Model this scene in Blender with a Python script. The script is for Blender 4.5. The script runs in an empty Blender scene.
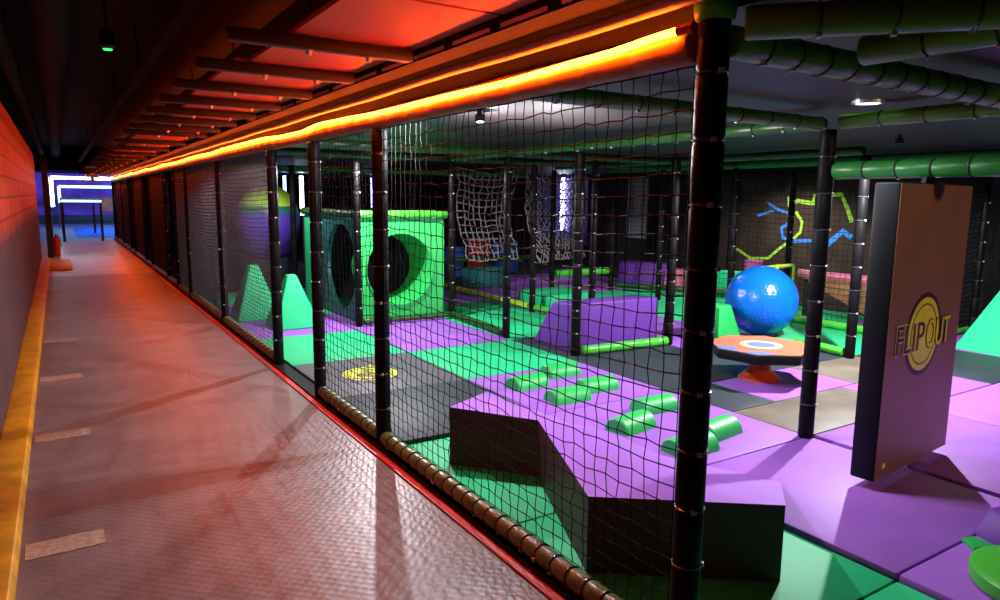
import bpy, bmesh, math, random
from mathutils import Vector, Matrix
random.seed(7)
S = bpy.context.scene
C = S.collection
PI = math.pi

# ------------------------------------------------------------------ materials
def mat(name, col, rough=0.5, spec=0.5, metal=0.0, noise=0.0, nscale=20, bump=0.0, bscale=60, emit=None, estr=1.0, col2=None):
    m = bpy.data.materials.new(name); m.use_nodes = True
    nt = m.node_tree; b = nt.nodes['Principled BSDF']
    b.inputs['Base Color'].default_value = (*col, 1)
    b.inputs['Roughness'].default_value = rough
    b.inputs['Metallic'].default_value = metal
    b.inputs['Specular IOR Level'].default_value = spec
    if noise or bump:
        tc = nt.nodes.new('ShaderNodeTexCoord')
        n = nt.nodes.new('ShaderNodeTexNoise'); n.inputs['Scale'].default_value = nscale; n.inputs['Detail'].default_value = 5
        nt.links.new(tc.outputs['Object'], n.inputs['Vector'])
        if noise:
            mx = nt.nodes.new('ShaderNodeMix'); mx.data_type = 'RGBA'
            c2 = col2 or tuple(c * (1 - noise) for c in col)
            mx.inputs['A'].default_value = (*c2, 1); mx.inputs['B'].default_value = (*col, 1)
            rp = nt.nodes.new('ShaderNodeValToRGB'); rp.color_ramp.elements[0].position = .35; rp.color_ramp.elements[1].position = .65
            nt.links.new(n.outputs['Fac'], rp.inputs['Fac']); nt.links.new(rp.outputs['Color'], mx.inputs['Factor'])
            nt.links.new(mx.outputs['Result'], b.inputs['Base Color'])
        if bump:
            n2 = nt.nodes.new('ShaderNodeTexNoise'); n2.inputs['Scale'].default_value = bscale; n2.inputs['Detail'].default_value = 3
            nt.links.new(tc.outputs['Object'], n2.inputs['Vector'])
            bp = nt.nodes.new('ShaderNodeBump'); bp.inputs['Strength'].default_value = bump; bp.inputs['Distance'].default_value = .01
            nt.links.new(n2.outputs['Fac'], bp.inputs['Height']); nt.links.new(bp.outputs['Normal'], b.inputs['Normal'])
    if emit:
        b.inputs['Emission Color'].default_value = (*emit, 1); b.inputs['Emission Strength'].default_value = estr
    return m

M = {}
M['purple'] = mat('purple_vinyl', (.355, .125, .60), .55, .2, noise=.12, nscale=3, bump=.55, bscale=4)
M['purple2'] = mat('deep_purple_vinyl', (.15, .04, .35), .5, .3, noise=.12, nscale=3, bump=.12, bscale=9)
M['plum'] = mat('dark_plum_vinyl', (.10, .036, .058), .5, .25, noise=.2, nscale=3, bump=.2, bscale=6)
M['green'] = mat('green_vinyl', (.025, .60, .23), .55, .2, noise=.1, nscale=3, bump=.45, bscale=4.5)
M['green2'] = mat('leaf_green_vinyl', (.03, .50, .10), .45, .35, noise=.1, nscale=4, bump=.1, bscale=9)
M['black'] = mat('charcoal_vinyl', (.035, .045, .055), .55, .3, noise=.25, nscale=3, bump=.15, bscale=8)
M['grey'] = mat('grey_vinyl', (.115, .115, .135), .55, .3, noise=.2, nscale=3, bump=.15, bscale=8)
M['brownmat'] = mat('worn_grey_vinyl', (.20, .165, .12), .55, .3, noise=.45, nscale=2.2, bump=.15, bscale=8)
M['blackfoam'] = mat('black_foam', (.005, .0045, .005), .5, .10, bump=.15, bscale=30)
M['tie'] = mat('cable_tie_plastic', (.05, .05, .05), .15, 1.0)
M['tielight'] = mat('cable_tie_head_plastic', (.45, .43, .40), .2, 1.0)
M['greenfoam'] = mat('green_foam', (.018, .075, .010), .38, .5, noise=.2, nscale=6, bump=.15, bscale=25)
M['limefoam'] = mat('lime_foam', (.07, .52, .04), .38, .5, noise=.12, nscale=6, bump=.15, bscale=25)
M['leafroll'] = mat('leaf_green_foam', (.02, .20, .03), .38, .4, noise=.2, nscale=6, bump=.15, bscale=25)
M['litfoam'] = mat('lit_green_foam', (.12, .38, .03), .38, .5, noise=.2, nscale=6, bump=.15, bscale=25)  # lighter copy of the green foam; light on the near beams is in the colour
M['toproll'] = mat('orange_brown_foam', (.40, .17, .05), .45, .4, noise=.2, nscale=6, bump=.15, bscale=25)
M['oliveFoam'] = mat('olive_foam', (.13, .12, .02), .38, .5, noise=.25, nscale=6, bump=.15, bscale=25)
M['net'] = mat('black_net_cord', (.004, .004, .005), .6, .12)
M['netgrey'] = mat('charcoal_net_cord', (.07, .055, .065), .6, .15)
M['whiterope'] = mat('white_rope', (.42, .40, .38), .7, .3)
M['deck'] = mat('black_deck_panel', (.03, .02, .021), .5, .3, noise=.3, nscale=4)
M['blackceil'] = mat('black_ceiling_paint', (.010, .008, .008), .8, .2)
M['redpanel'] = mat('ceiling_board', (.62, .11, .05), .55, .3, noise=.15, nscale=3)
M['duct'] = mat('dark_steel', (.022, .012, .012), .5, .4, noise=.3, nscale=8)
M['silver'] = mat('galvanised_steel', (.5, .5, .52), .35, .5, metal=.7)
M['pipe'] = mat('painted_pipe', (.55, .38, .28), .4, .5)
M['ball'] = mat('blue_rubber', (.004, .13, .66), .2, .6)
M['orange'] = mat('orange_vinyl', (.55, .14, .06), .5, .5, noise=.1, nscale=6)
M['cone'] = mat('orange_plastic', (.75, .09, .015), .35, .5)
M['cream'] = mat('cream_print', (.72, .55, .25), .45, .5)
M['bluegrey'] = mat('slate_blue_print', (.14, .18, .38), .45, .5)
M['yellowpaint'] = mat('yellow_paint', (.62, .33, .008), .5, .4, noise=.35, nscale=7)
M['pads'] = mat('pale_paint', (.42, .34, .25), .6, .3, noise=.4, nscale=30)
M['panelface'] = mat('brown_grey_vinyl', (.20, .105, .06), .4, .4, noise=.12, nscale=3, bump=.1, bscale=6)
M['panelside'] = mat('black_vinyl', (.005, .007, .009), .45, .2, bump=.15, bscale=7)
M['yellowlogo'] = mat('yellow_print', (.70, .76, .015), .4, .5, noise=.2, nscale=9)
M['darklogo'] = mat('dark_brown_print', (.02, .012, .006), .45, .5)
M['palelogo'] = mat('pale_gold_print', (.75, .60, .22), .4, .5)
M['pink'] = mat('pink_vinyl', (.65, .16, .26), .42, .5)
M['magenta'] = mat('magenta_vinyl', (.42, .07, .34), .42, .5)
M['wood'] = mat('plywood', (.30, .15, .06), .5, .4, noise=.4, nscale=9)
M['darkwall'] = mat('dark_wall_paint', (.03, .026, .03), .8, .2, noise=.4, nscale=5)
M['muralwall'] = mat('charcoal_mural_board', (.06, .045, .035), .7, .2, noise=.4, nscale=3)
M['uvgreen'] = mat('lime_mural_paint', (.42, .85, .08), .6, .2)
M['uvblue'] = mat('blue_mural_paint', (.05, .28, .95), .6, .2)
M['red'] = mat('red_vinyl', (.5, .02, .015), .42, .5)
M['yellow'] = mat('yellow_vinyl', (.75, .55, .04), .42, .5)
M['lime'] = mat('lime_vinyl', (.42, .62, .05), .42, .5)
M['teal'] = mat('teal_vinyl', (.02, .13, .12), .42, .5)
M['bluev'] = mat('blue_vinyl', (.02, .13, .5), .42, .5)
M['violet'] = mat('violet_vinyl', (.10, .04, .40), .4, .5)
M['palegrey'] = mat('pale_grey_board', (.35, .38, .38), .6, .3)
M['tubewhite'] = mat('white_light_tube', (.8, .8, .9), .3, emit=(.75, .82, 1), estr=14)
M['tubeblue'] = mat('blue_light_tube', (.5, .5, .9), .3, emit=(.22, .3, 1), estr=9)
M['tubecyan'] = mat('cyan_light_tube', (.5, .8, .9), .3, emit=(.30, .75, 1), estr=7)
M['lampface'] = mat('lit_lamp_lens', (.9, .9, .9), .3, emit=(.75, .88, 1), estr=1.6)
M['greenlamp'] = mat('green_lamp_lens', (.1, .9, .3), .3, emit=(.02, 1, .15), estr=3)
M['led'] = mat('amber_light_rope', (.9, .4, .1), .3, emit=(1, .105, .004), estr=95)
M['black_metal'] = mat('black_metal', (.012, .012, .016), .4, .5)
M['bluefloor'] = mat('blue_lit_floor', (.02, .20, .75), .3, .5)
M['purplewall'] = mat('purple_wall_paint', (.35, .10, .60), .6, .3, noise=.6, nscale=1.2)
M['orangewall'] = mat('orange_wall_paint', (.85, .30, .10), .6, .3, noise=.5, nscale=2)
M['whiteplastic'] = mat('white_plastic', (.7, .7, .72), .4, .5)

def floor_material():
    m = bpy.data.materials.new('tread_floor'); m.use_nodes = True
    nt = m.node_tree; b = nt.nodes['Principled BSDF']
    tc = nt.nodes.new('ShaderNodeTexCoord')
    n = nt.nodes.new('ShaderNodeTexNoise'); n.inputs['Scale'].default_value = 2.2; n.inputs['Detail'].default_value = 6
    n3 = nt.nodes.new('ShaderNodeTexNoise'); n3.inputs['Scale'].default_value = 38; n3.inputs['Detail'].default_value = 3
    nt.links.new(tc.outputs['Object'], n.inputs['Vector']); nt.links.new(tc.outputs['Object'], n3.inputs['Vector'])
    r = nt.nodes.new('ShaderNodeValToRGB')
    r.color_ramp.elements[0].position = .3; r.color_ramp.elements[0].color = (.17, .13, .13, 1)
    r.color_ramp.elements[1].position = .75; r.color_ramp.elements[1].color = (.30, .235, .23, 1)
    nt.links.new(n.outputs['Fac'], r.inputs['Fac'])
    mx = nt.nodes.new('ShaderNodeMix'); mx.data_type = 'RGBA'; mx.blend_type = 'MULTIPLY'; mx.inputs['Factor'].default_value = .5
    nt.links.new(r.outputs['Color'], mx.inputs['A']); nt.links.new(n3.outputs['Fac'], mx.inputs['B'])
    nt.links.new(mx.outputs['Result'], b.inputs['Base Color'])
    # small raised tread lozenges: two crossed waves
    mp = nt.nodes.new('ShaderNodeMapping'); mp.inputs['Rotation'].default_value = (0, 0, PI/4)
    nt.links.new(tc.outputs['Object'], mp.inputs['Vector'])
    ck = nt.nodes.new('ShaderNodeTexVoronoi'); ck.inputs['Scale'].default_value = 26; ck.inputs['Randomness'].default_value = 0
    nt.links.new(mp.outputs['Vector'], ck.inputs['Vector'])
    bp = nt.nodes.new('ShaderNodeBump'); bp.inputs['Strength'].default_value = .25; bp.inputs['Distance'].default_value = .006
    nt.links.new(ck.outputs['Distance'], bp.inputs['Height']); nt.links.new(bp.outputs['Normal'], b.inputs['Normal'])
    b.inputs['Roughness'].default_value = .4
    return m
M['floor'] = floor_material()
M['hallfloor'] = mat('glossy_pale_floor', (.50, .46, .46), .34, .5, noise=.35, nscale=1.6, bump=.1, bscale=14)

def block_wall(name, col, colm, low):
    m = bpy.data.materials.new(name); m.use_nodes = True
    nt = m.node_tree; b = nt.nodes['Principled BSDF']
    tc = nt.nodes.new('ShaderNodeTexCoord')
    sx = nt.nodes.new('ShaderNodeSeparateXYZ'); cx = nt.nodes.new('ShaderNodeCombineXYZ')
    nt.links.new(tc.outputs['Object'], sx.inputs['Vector'])
    nt.links.new(sx.outputs['Y'], cx.inputs['X']); nt.links.new(sx.outputs['Z'], cx.inputs['Y'])
    br = nt.nodes.new('ShaderNodeTexBrick'); br.inputs['Scale'].default_value = 1
    br.inputs['Brick Width'].default_value = .44; br.inputs['Row Height'].default_value = .2; br.inputs['Mortar Size'].default_value = .012
    br.inputs['Color1'].default_value = (*col, 1); br.inputs['Color2'].default_value = (*[c*.8 for c in col], 1); br.inputs['Mortar'].default_value = (*colm, 1)
    nt.links.new(cx.outputs['Vector'], br.inputs['Vector'])
    n = nt.nodes.new('ShaderNodeTexNoise'); n.inputs['Scale'].default_value = 3; n.inputs['Detail'].default_value = 6
    nt.links.new(tc.outputs['Object'], n.inputs['Vector'])
    # red light above and dimmer grey light below are put into the wall colour
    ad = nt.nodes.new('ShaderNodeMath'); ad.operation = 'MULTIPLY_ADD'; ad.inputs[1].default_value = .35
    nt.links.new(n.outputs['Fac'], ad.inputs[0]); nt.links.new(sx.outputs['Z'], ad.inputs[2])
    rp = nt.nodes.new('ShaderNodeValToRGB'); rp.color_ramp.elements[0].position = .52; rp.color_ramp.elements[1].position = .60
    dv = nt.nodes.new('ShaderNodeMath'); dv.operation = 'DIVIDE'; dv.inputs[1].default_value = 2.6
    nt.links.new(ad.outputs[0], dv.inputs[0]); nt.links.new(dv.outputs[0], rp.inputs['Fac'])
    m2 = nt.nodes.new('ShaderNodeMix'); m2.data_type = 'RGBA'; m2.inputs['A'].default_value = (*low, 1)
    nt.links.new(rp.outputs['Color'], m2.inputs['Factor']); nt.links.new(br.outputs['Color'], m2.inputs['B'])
    mx = nt.nodes.new('ShaderNodeMix'); mx.data_type = 'RGBA'; mx.blend_type = 'MULTIPLY'; mx.inputs['Factor'].default_value = .6
    nt.links.new(m2.outputs['Result'], mx.inputs['A']); nt.links.new(n.outputs['Fac'], mx.inputs['B'])
    nt.links.new(mx.outputs['Result'], b.inputs['Base Color'])
    bp = nt.nodes.new('ShaderNodeBump'); bp.inputs['Strength'].default_value = .6; bp.inputs['Distance'].default_value = .012
    bp.invert = True
    nt.links.new(br.outputs['Fac'], bp.inputs['Height']); nt.links.new(bp.outputs['Normal'], b.inputs['Normal'])
    b.inputs['Roughness'].default_value = .6
    return m
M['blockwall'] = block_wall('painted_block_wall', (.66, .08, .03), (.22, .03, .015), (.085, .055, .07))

# ------------------------------------------------------------------ mesh builder
class MB:
    def __init__(s): s.v = []; s.f = []
    def add(s, vs, fs):
        o = len(s.v); s.v += [tuple(p) for p in vs]; s.f += [tuple(i + o for i in f) for f in fs]; return s
    def box(s, lo, hi):
        x0, y0, z0 = lo; x1, y1, z1 = hi
        return s.add([(x0,y0,z0),(x1,y0,z0),(x1,y1,z0),(x0,y1,z0),(x0,y0,z1),(x1,y0,z1),(x1,y1,z1),(x0,y1,z1)],
                     [(0,3,2,1),(4,5,6,7),(0,1,5,4),(1,2,6,5),(2,3,7,6),(3,0,4,7)])
    def hexa(s, bot, top):              # loops counter-clockwise from above
        n = len(bot)
        return s.add(list(bot) + list(top), [tuple(range(n))[::-1], tuple(range(n, 2*n))] + [(i, (i+1) % n, n + (i+1) % n, n + i) for i in range(n)])
    def prism(s, poly, z0, z1):
        zt = z1 if hasattr(z1, '__len__') else [z1] * len(poly)
        return s.hexa([(x, y, z0) for x, y in poly], [(p[0], p[1], z) for p, z in zip(poly, zt)])
    def tube(s, pts, r, n=8, caps=True, closed=False):
        pts = [Vector(p) for p in pts]; N = len(pts); rings = []
        rr = r if hasattr(r, '__len__') else [r] * N
        up = None
        for i, p in enumerate(pts):
            if closed: t = pts[(i+1) % N] - pts[i-1]
            else: t = pts[min(i+1, N-1)] - pts[max(i-1, 0)]
            t.normalize()
            if up is None:
                up = Vector((0,0,1)) if abs(t.z) < .9 else Vector((1,0,0))
            a = up - t * up.dot(t)
            if a.length < 1e-5: a = t.orthogonal()
            a.normalize(); up = a; b = t.cross(a)
            rings.append([p + (a * math.cos(2*PI*k/n) + b * math.sin(2*PI*k/n)) * rr[i] for k in range(n)])
        vs = [q for rg in rings for q in rg]; fs = []
        for i in range(N if closed else N - 1):
            j = (i + 1) % N
            for k in range(n):
                fs.append((i*n + k, i*n + (k+1) % n, j*n + (k+1) % n, j*n + k))
        if caps and not closed:
            fs.append(tuple(range(n))[::-1]); fs.append(tuple(range((N-1)*n, N*n)))
        return s.add(vs, fs)
    def lathe(s, prof, n=20, c=(0,0,0), sx=1, sy=1):   # prof: (r, z) bottom to top
        vs = []; fs = []; m = len(prof)
        for r, z in prof:
            for k in range(n):
                a = 2*PI*k/n; vs.append((c[0] + r*sx*math.cos(a), c[1] + r*sy*math.sin(a), c[2] + z))
        for i in range(m-1):
            for k in range(n):
                fs.append((i*n+k, i*n+(k+1) % n, (i+1)*n+(k+1) % n, (i+1)*n+k))
        fs.append(tuple(range(n))[::-1]); fs.append(tuple(range((m-1)*n, m*n)))
        return s.add(vs, fs)
    def build(s, name, m, parent=None, loc=(0,0,0), rot=(0,0,0), smooth=False, bevel=0, seg=2, angle=40):
        me = bpy.data.meshes.new(name); me.from_pydata(s.v, [], s.f); me.update()
        if bevel:
            bm = bmesh.new(); bm.from_mesh(me)
            es = [e for e in bm.edges if len(e.link_faces) == 2 and e.calc_face_angle(0) > math.radians(25)]
            bmesh.ops.bevel(bm, geom=es, offset=bevel, segments=seg, profile=.5, affect='EDGES', clamp_overlap=True)
            bm.to_mesh(me); bm.free()
        if smooth or bevel:
            me.polygons.foreach_set('use_smooth', [True] * len(me.polygons))
            try: me.set_sharp_from_angle(angle=math.radians(angle))
            except Exception: pass
        me.materials.append(m)
        o = bpy.data.objects.new(name, me); C.objects.link(o)
        o.location = loc; o.rotation_euler = rot
        if parent: o.parent = parent
        return o

def tag(o, label, cat, group=None, kind=None):
    o['label'] = label; o['category'] = cat
    if group: o['group'] = group
    if kind: o['kind'] = kind
    return o
def thing(name, label, cat, loc=(0,0,0), rz=0, group=None):
    o = bpy.data.objects.new(name, None); C.objects.link(o); o.empty_display_size = .1
    o.location = loc; o.rotation_euler = (0, 0, rz)
    return tag(o, label, cat, group)
def struct(name, mb, m, label=None, **k):
    o = mb.build(name, m, **k); o['kind'] = 'structure'
    if label: o['label'] = label
    return o
def copy_tree(o, parent=None):
    c = o.copy(); C.objects.link(c)
    if parent: c.parent = parent
    for ch in list(o.children): copy_tree(ch, c)
    return c
ORD = ['first','second','third','fourth','fifth','sixth','seventh','eighth','ninth','tenth','eleventh','twelfth','thirteenth','fourteenth','fifteenth','sixteenth','seventeenth','eighteenth','nineteenth','twentieth']

# ------------------------------------------------------------------ camera
H = 1.6457
cam = bpy.data.cameras.new('camera'); co = bpy.data.objects.new('camera', cam); C.objects.link(co)
pitch = .14586; yaw = .563907; roll = .010468
fw = Vector((math.sin(yaw)*math.cos(pitch), math.cos(yaw)*math.cos(pitch), -math.sin(pitch)))
r0 = Vector((math.cos(yaw), -math.sin(yaw), 0)); u0 = r0.cross(fw)
cr = r0*math.cos(roll) + u0*math.sin(roll); cu = -r0*math.sin(roll) + u0*math.cos(roll)
mw = Matrix((cr, cu, -fw)).transposed().to_4x4(); mw.translation = (0, 0, H)
co.matrix_world = mw
cam.sensor_fit = 'HORIZONTAL'; cam.sensor_width = 36; cam.lens = 695.158 / 1000 * 36
cam.clip_start = .02; cam.clip_end = 200
S.camera = co

XF = 1.7           # plane of the net fence
FZ = 2.15          # height of the beam along its top
MT = .05           # mat thickness
# ------------------------------------------------------------------ setting
struct('floor', MB().box((-.62, -2.5, -.1), (1.74, 16.4, 0)), M['floor'])
struct('floor', MB().box((1.74, -2.5, -.1), (10.9, 28.2, 0)), M['darkwall'])
struct('floor', MB().box((-6, 16.4, -.1), (1.74, 46, -.002)), M['hallfloor'])
struct('floor', MB().box((1.74, 28.2, -.1), (8, 46, -.002)), M['hallfloor'])
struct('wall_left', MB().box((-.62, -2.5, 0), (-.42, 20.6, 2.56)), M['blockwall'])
struct('wall_left', MB().box((-.62, -2.5, 2.56), (-.44, 20.6, 3.2)), M['blackceil'])
struct('trim_1', MB().box((-.30, 21.3, 0), (-.17, 21.45, 2.6)), M['black_metal'])
# yellow kerb along the left wall
kb = MB().hexa([(-.42,-1,0),(-.26,-1,0),(-.24,20.2,0),(-.42,20.2,0)], [(-.42,-1,.07),(-.275,-1,.07),(-.255,20.2,.07),(-.42,20.2,.07)])
kb.box((-.26, 17.6, 0), (.18, 20.2, .03))
struct('trim_2', kb, M['yellowpaint'], bevel=.008)
# ceilings
struct('ceiling', MB().box((-6, -2.5, 3.2), (1.9, 28, 3.35)), M['blackceil'])
struct('ceiling', MB().box((-6, 28, 2.75), (8, 46, 2.9)), M['blackceil'])
struct('ceiling', MB().box((1.80, -2.5, 2.23), (10.9, 28, 2.30)), M['deck'])
struct('wall_right', MB().box((10.8, -2.5, 0), (10.95, 28.2, 2.23)), M['darkwall'])
struct('wall_back', MB().box((1.8, 28, 0), (10.9, 28.2, 2.23)), M['darkwall'])
struct('wall_end', MB().box((-6, 46, 0), (8, 46.2, 2.8)), M['purplewall'])
struct('wall_side', MB().box((-6.2, 21.5, 0), (-6, 46.2, 2.8)), M['purplewall'])
struct('wall_far', MB().box((8, 28, 0), (8.2, 46.2, 2.8)), M['purplewall'])
struct('trim_4', MB().box((-6, 28, 2.40), (1.7, 28.1, 3.2)), M['blackceil'])
struct('trim_5', MB().box((1.66, 1.44, 0), (1.775, 29.3, .028)), M['blackfoam'])
struct('trim_3', MB().box((1.735, 1.62, 2.182), (1.80, 28, 3.2)), M['blackceil'])
struct('trim_3', MB().box((1.735, -2.5, 2.26), (1.80, 1.62, 3.2)), M['blackceil'])

# painted dashes on the corridor floor
dashes = [3.70, 5.48, 7.26, 9.17, 10.82, 12.38, 13.97, 15.6]
for i, y in enumerate(dashes):
    w = .32
    o = MB().box((0, -.085, 0), (w, .085, .003)).build('floor_marking', M['pads'], loc=(-.238, y, 0), rot=(0, 0, .02))
    tag(o, '%s pale dash painted on the corridor floor beside the yellow kerb, counted from the camera' % ORD[i], 'floor marking', 'painted dashes beside the kerb')

# ------------------------------------------------------------------ foam posts and beams
def sleeve_profile(L, r, pitch, pinch=.006):
    z = 0; prof = [(r*.9, 0), (r, .008)]
    k = 0
    while z + pitch < L - .02:
        z += pitch
        prof += [(r, z - .016), (r - pinch, z), (r, z + .016)]
    prof += [(r, L - .008), (r*.9, L)]
    return prof
def tie_mesh(r):
    m = MB(); n = 20
    m.tube([(r*math.cos(2*PI*k/n), r*math.sin(2*PI*k/n), 0) for k in range(n)], .0045, 6, closed=True)
    return m
TIES = {}
def add_ties(root, L, r, pitch, rot_axis=None):
    """cable ties round the sleeve (local z is the run of the sleeve)"""
    z = pitch
    key = round(r, 4)
    while z < L - .03:
        if key not in TIES:
            t = tie_mesh(r - .001).build('cable_tie', M['tie'], root)
            h = MB().box((-.009, -.006, -.008), (.009, .009, .008)).build('tie_head', M['tielight'], t, loc=(0, -r - .002, 0), bevel=.002)
            TIES[key] = t; t.location = (0, 0, z)
        else:
            t = copy_tree(TIES[key], root); t.location = (0, 0, z)
        t.rotation_euler = (random.uniform(-.05, .05), random.uniform(-.05, .05), random.choice([-.5, -.2, .25, .6, 1.0]) + random.uniform(-.3, .3))
        z += pitch

def post(x, y, z0, z1, label, r=.047, ties=True, name='foam_post', m='blackfoam', pitch=.235, lean=0, group='black foam posts of the play frame'):
    L = z1 - z0
    if not ties:
        o = MB().lathe(sleeve_profile(L, r, pitch), 14).build(name, M[m], loc=(x, y, z0), smooth=True, angle=60)
        return tag(o, label, 'post', group)
    t = thing(name, label, 'post', (x, y, z0), random.uniform(-.3, .3), group)
    MB().lathe(sleeve_profile(L, r, pitch), 18).build('foam_sleeve', M[m], t, smooth=True, angle=60)
    add_ties(t, L, r, pitch)
    return t

def beam(a, b, r, m, label, ties=False, pitch=.26, name='foam_beam', cat='beam', group='green foam beams of the play frame'):
    a = Vector(a); b = Vector(b); d = b - a; L = d.length
    q = d.to_track_quat('Z', 'Y')
    mb = MB().lathe(sleeve_profile(L, r, pitch), 16)
    if not ties:
        o = mb.build(name, M[m], loc=a, smooth=True, angle=60); o.rotation_euler = q.to_euler()
        return tag(o, label, cat, group)
    t = thing(name, label, cat, a, 0, group); t.rotation_euler = q.to_euler()
    mb.build('foam_sleeve', M[m], t, smooth=True, angle=60)
    add_ties(t, L, r, pitch)
    return t

PT = 2.06
# fence posts along the corridor
cp = post(1.72, 1.52, .029, 2.185, 'thick black foam corner post nearest the camera, in front of the purple ramp', r=.049, pitch=.2)
MB().lathe([(.045, 2.150), (.060, 2.158), (.064, 2.19), (.060, 2.225), (.045, 2.235)], 18).build('joint_wrap', M['limefoam'], cp, smooth=True, angle=60)['label'] = 'lime foam wrap at the top joint'
post(1.73, 4.17, .029, PT, 'black foam fence post left of the purple ramp, beside the dark floor mat', r=.05)
post(1.72, 5.46, .029, PT, 'black foam fence post on the near side of the open gap in the fence', r=.048)
post(1.72, 6.74, .029, PT, 'black foam fence post on the far side of the open gap in the fence', r=.048)
far = [9.3, 11.9, 13.2, 14.5, 17.1, 18.4, 21.0, 22.3, 24.9, 27.5, 28.8]
for i, y in enumerate(far):
    post(1.72, y, .029, PT, '%s black foam fence post along the corridor beyond the open gap' % ORD[i], ties=(i < 4))
# inner posts
inner = [(4.22, 2.745, 'slim black foam post standing on the purple mats left of the hanging panel'),
         (4.40, 5.50, 'black foam post at the near left corner of the purple trapezoid block'),
         (5.66, 5.43, 'black foam post at the right end of the lime floor roll'),
         (4.28, 6.63, 'black foam post between the green tunnel cube and the purple trapezoid block'),
         (4.38, 8.14, 'black foam post at the right front edge of the green tunnel cube'),
         (6.80, 4.0, 'black foam post just left of the hanging panel, beyond the orange disc'),
         (5.6, 6.7, 'thin black foam post rising behind the purple trapezoid block'),
         (5.6, 8.0, 'thin black foam post beside the low green block, before the white rope net'),
         (9.5, 6.7, 'thin black foam post in front of the mural, right of the blue ball'),
         (8.2, 6.7, 'thin black foam post in front of the mural, above left of the blue ball'),
         (9.5, 4.05, 'black foam post in the dark corner right of the hanging panel'),
         (8.2, 4.05, 'black foam post hidden mostly behind the hanging panel'),
         (10.2, 8.4, 'thinnest black foam post close to the left end of the mural'),
         (6.9, 9.3, 'thin black foam post in front of the white rope net'),
         (8.2, 9.3, 'thin black foam post in front of the white light tube'),
         (8.06, 8.0, 'thin black foam post left of the corner post and in front of the pale board'),
         (3.06, 8.10, 'black foam post at the left front edge of the green tunnel cube'),
         (3.0, 10.62, 'black foam post at the far left edge of the green tunnel cube'),
         (3.0, 11.9, 'black foam post behind the big striped ball'),
         (4.25, 11.9, 'thin black foam post beyond the green tunnel cube'),
         (5.6, 11.9, 'thin black foam post beside the red and yellow play pieces')]
for x, y, lb in inner:
    post(x, y, MT if y < 11.95 and x < 9.49 and y > .2 else 0, 2.10, lb, r=.05 if y < 5.6 and x < 7 else .044, ties=(y < 9))

# beams along the top
b1 = beam((1.72, 1.575, FZ - .03), (1.72, 29.3, FZ - .03), .058, 'toproll', 'long foam beam along the top of the corridor fence under the amber light rope', pitch=.26)
beam((1.79, 1.52, 2.13), (4.6, 1.56, 2.12), .05, 'litfoam', 'green foam beam running right from the top of the corner post', True, .16)
beam((1.76, 1.44, 2.165), (2.75, .36, 2.165), .05, 'litfoam', 'topmost green foam beam slanting from the corner post towards the camera', True, .2)
beam((2.34, 1.42, 2.15), (2.42, .5, 2.16), .05, 'litfoam', 'short green foam beam branching towards the camera from the corner beam', True, .2)
beam((1.79, 2.76, 2.14), (4.16, 2.75, 2.13), .042, 'litfoam', 'green foam beam from the fence to the slim post on the purple mats', True)
beam((4.24, 2.68, 2.145), (4.24, .9, 2.145), .045, 'litfoam', 'green foam beam running towards the camera from the slim post top', True)
beam((4.24, 2.82, 2.145), (4.36, 8.05, 2.15), .042, 'greenfoam', 'green foam beam running away from the slim post top to the tunnel cube', True)
beam((4.24, 2.69, 1.84), (4.24, .95, 1.84), .055, 'leafroll', 'thick green foam beam carrying the hanging panel', True, .2)
beam((1.79, 6.74, 2.15), (8.15, 6.7, 2.15), .045, 'greenfoam', 'green foam beam crossing above the blue ball towards the mural')
beam((1.79, 8.2, 2.15), (8.15, 8.2, 2.15), .045, 'greenfoam', 'green foam beam crossing above the green tunnel cube')
beam((1.79, 11.9, 2.10), (8.15, 11.9, 2.10), .05, 'limefoam', 'lime foam beam crossing far behind the green tunnel cube')
beam((6.85, 4.06, 2.15), (6.9, 9.25, 2.15), .045, 'greenfoam', 'green foam beam beyond the orange disc running away from the camera')
beam((8.2, 2.0, 2.14), (8.2, 9.4, 2.14), .055, 'leafroll', 'farthest green foam beam above the net in front of the mural')
# bottom rails
beam((1.72, 1.58, .075), (1.72, 4.11, .075), .045, 'oliveFoam', 'olive foam roll along the foot of the near fence net', True, .11, 'foam_rail', 'rail', 'foam rails along the floor')
beam((1.72, 4.23, .075), (1.72, 5.40, .075), .045, 'oliveFoam', 'olive foam roll along the foot of the fence between the ramp and the gap', True, .11, 'foam_rail', 'rail', 'foam rails along the floor')
pl_ = [6.74] + far
for i in range(len(pl_) - 1):
    beam((1.72, pl_[i] + .055, .075), (1.72, pl_[i+1] - .055, .075), .045, 'oliveFoam', '%s olive foam roll along the foot of the fence beyond the open gap' % ORD[i], i == 0, .14, 'foam_rail', 'rail', 'foam rails along the floor')
o = MB().box((1.612, 1.4, 0), (1.658, 29, .012)).build('glow_strip', M['red'])  # red light spilled on the floor, put in as a red strip
tag(o, 'thin strip standing for the red glow on the corridor floor along the fence foot', 'glow strip')
def rail(a, b, r, m, label): return beam(a, b, r, m, label, False, .2, 'foam_rail', 'rail', 'foam rails along the floor')
rail((4.46, 5.46, .10), (5.60, 5.40, .10), .05, 'limefoam', 'bright lime foam roll on the floor in front of the purple trapezoid block')
rail((4.28, 6.69, .1), (4.37, 8.08, .1), .045, 'greenfoam', 'dark green foam roll right of the green tunnel cube')
rail((3.11, 8.06, .11), (4.32, 8.06, .11), .04, 'greenfoam', 'green foam roll at the foot of the green tunnel cube')
rail((6.80, 4.07, .1), (6.86, 4.66, .1), .045, 'limefoam', 'short lime foam roll between the blue ball and the hanging panel')
rail((8.2, 4.12, .1), (8.2, 6.63, .1), .05, 'limefoam', 'lime foam roll along the foot of the net in front of the mural')
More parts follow.
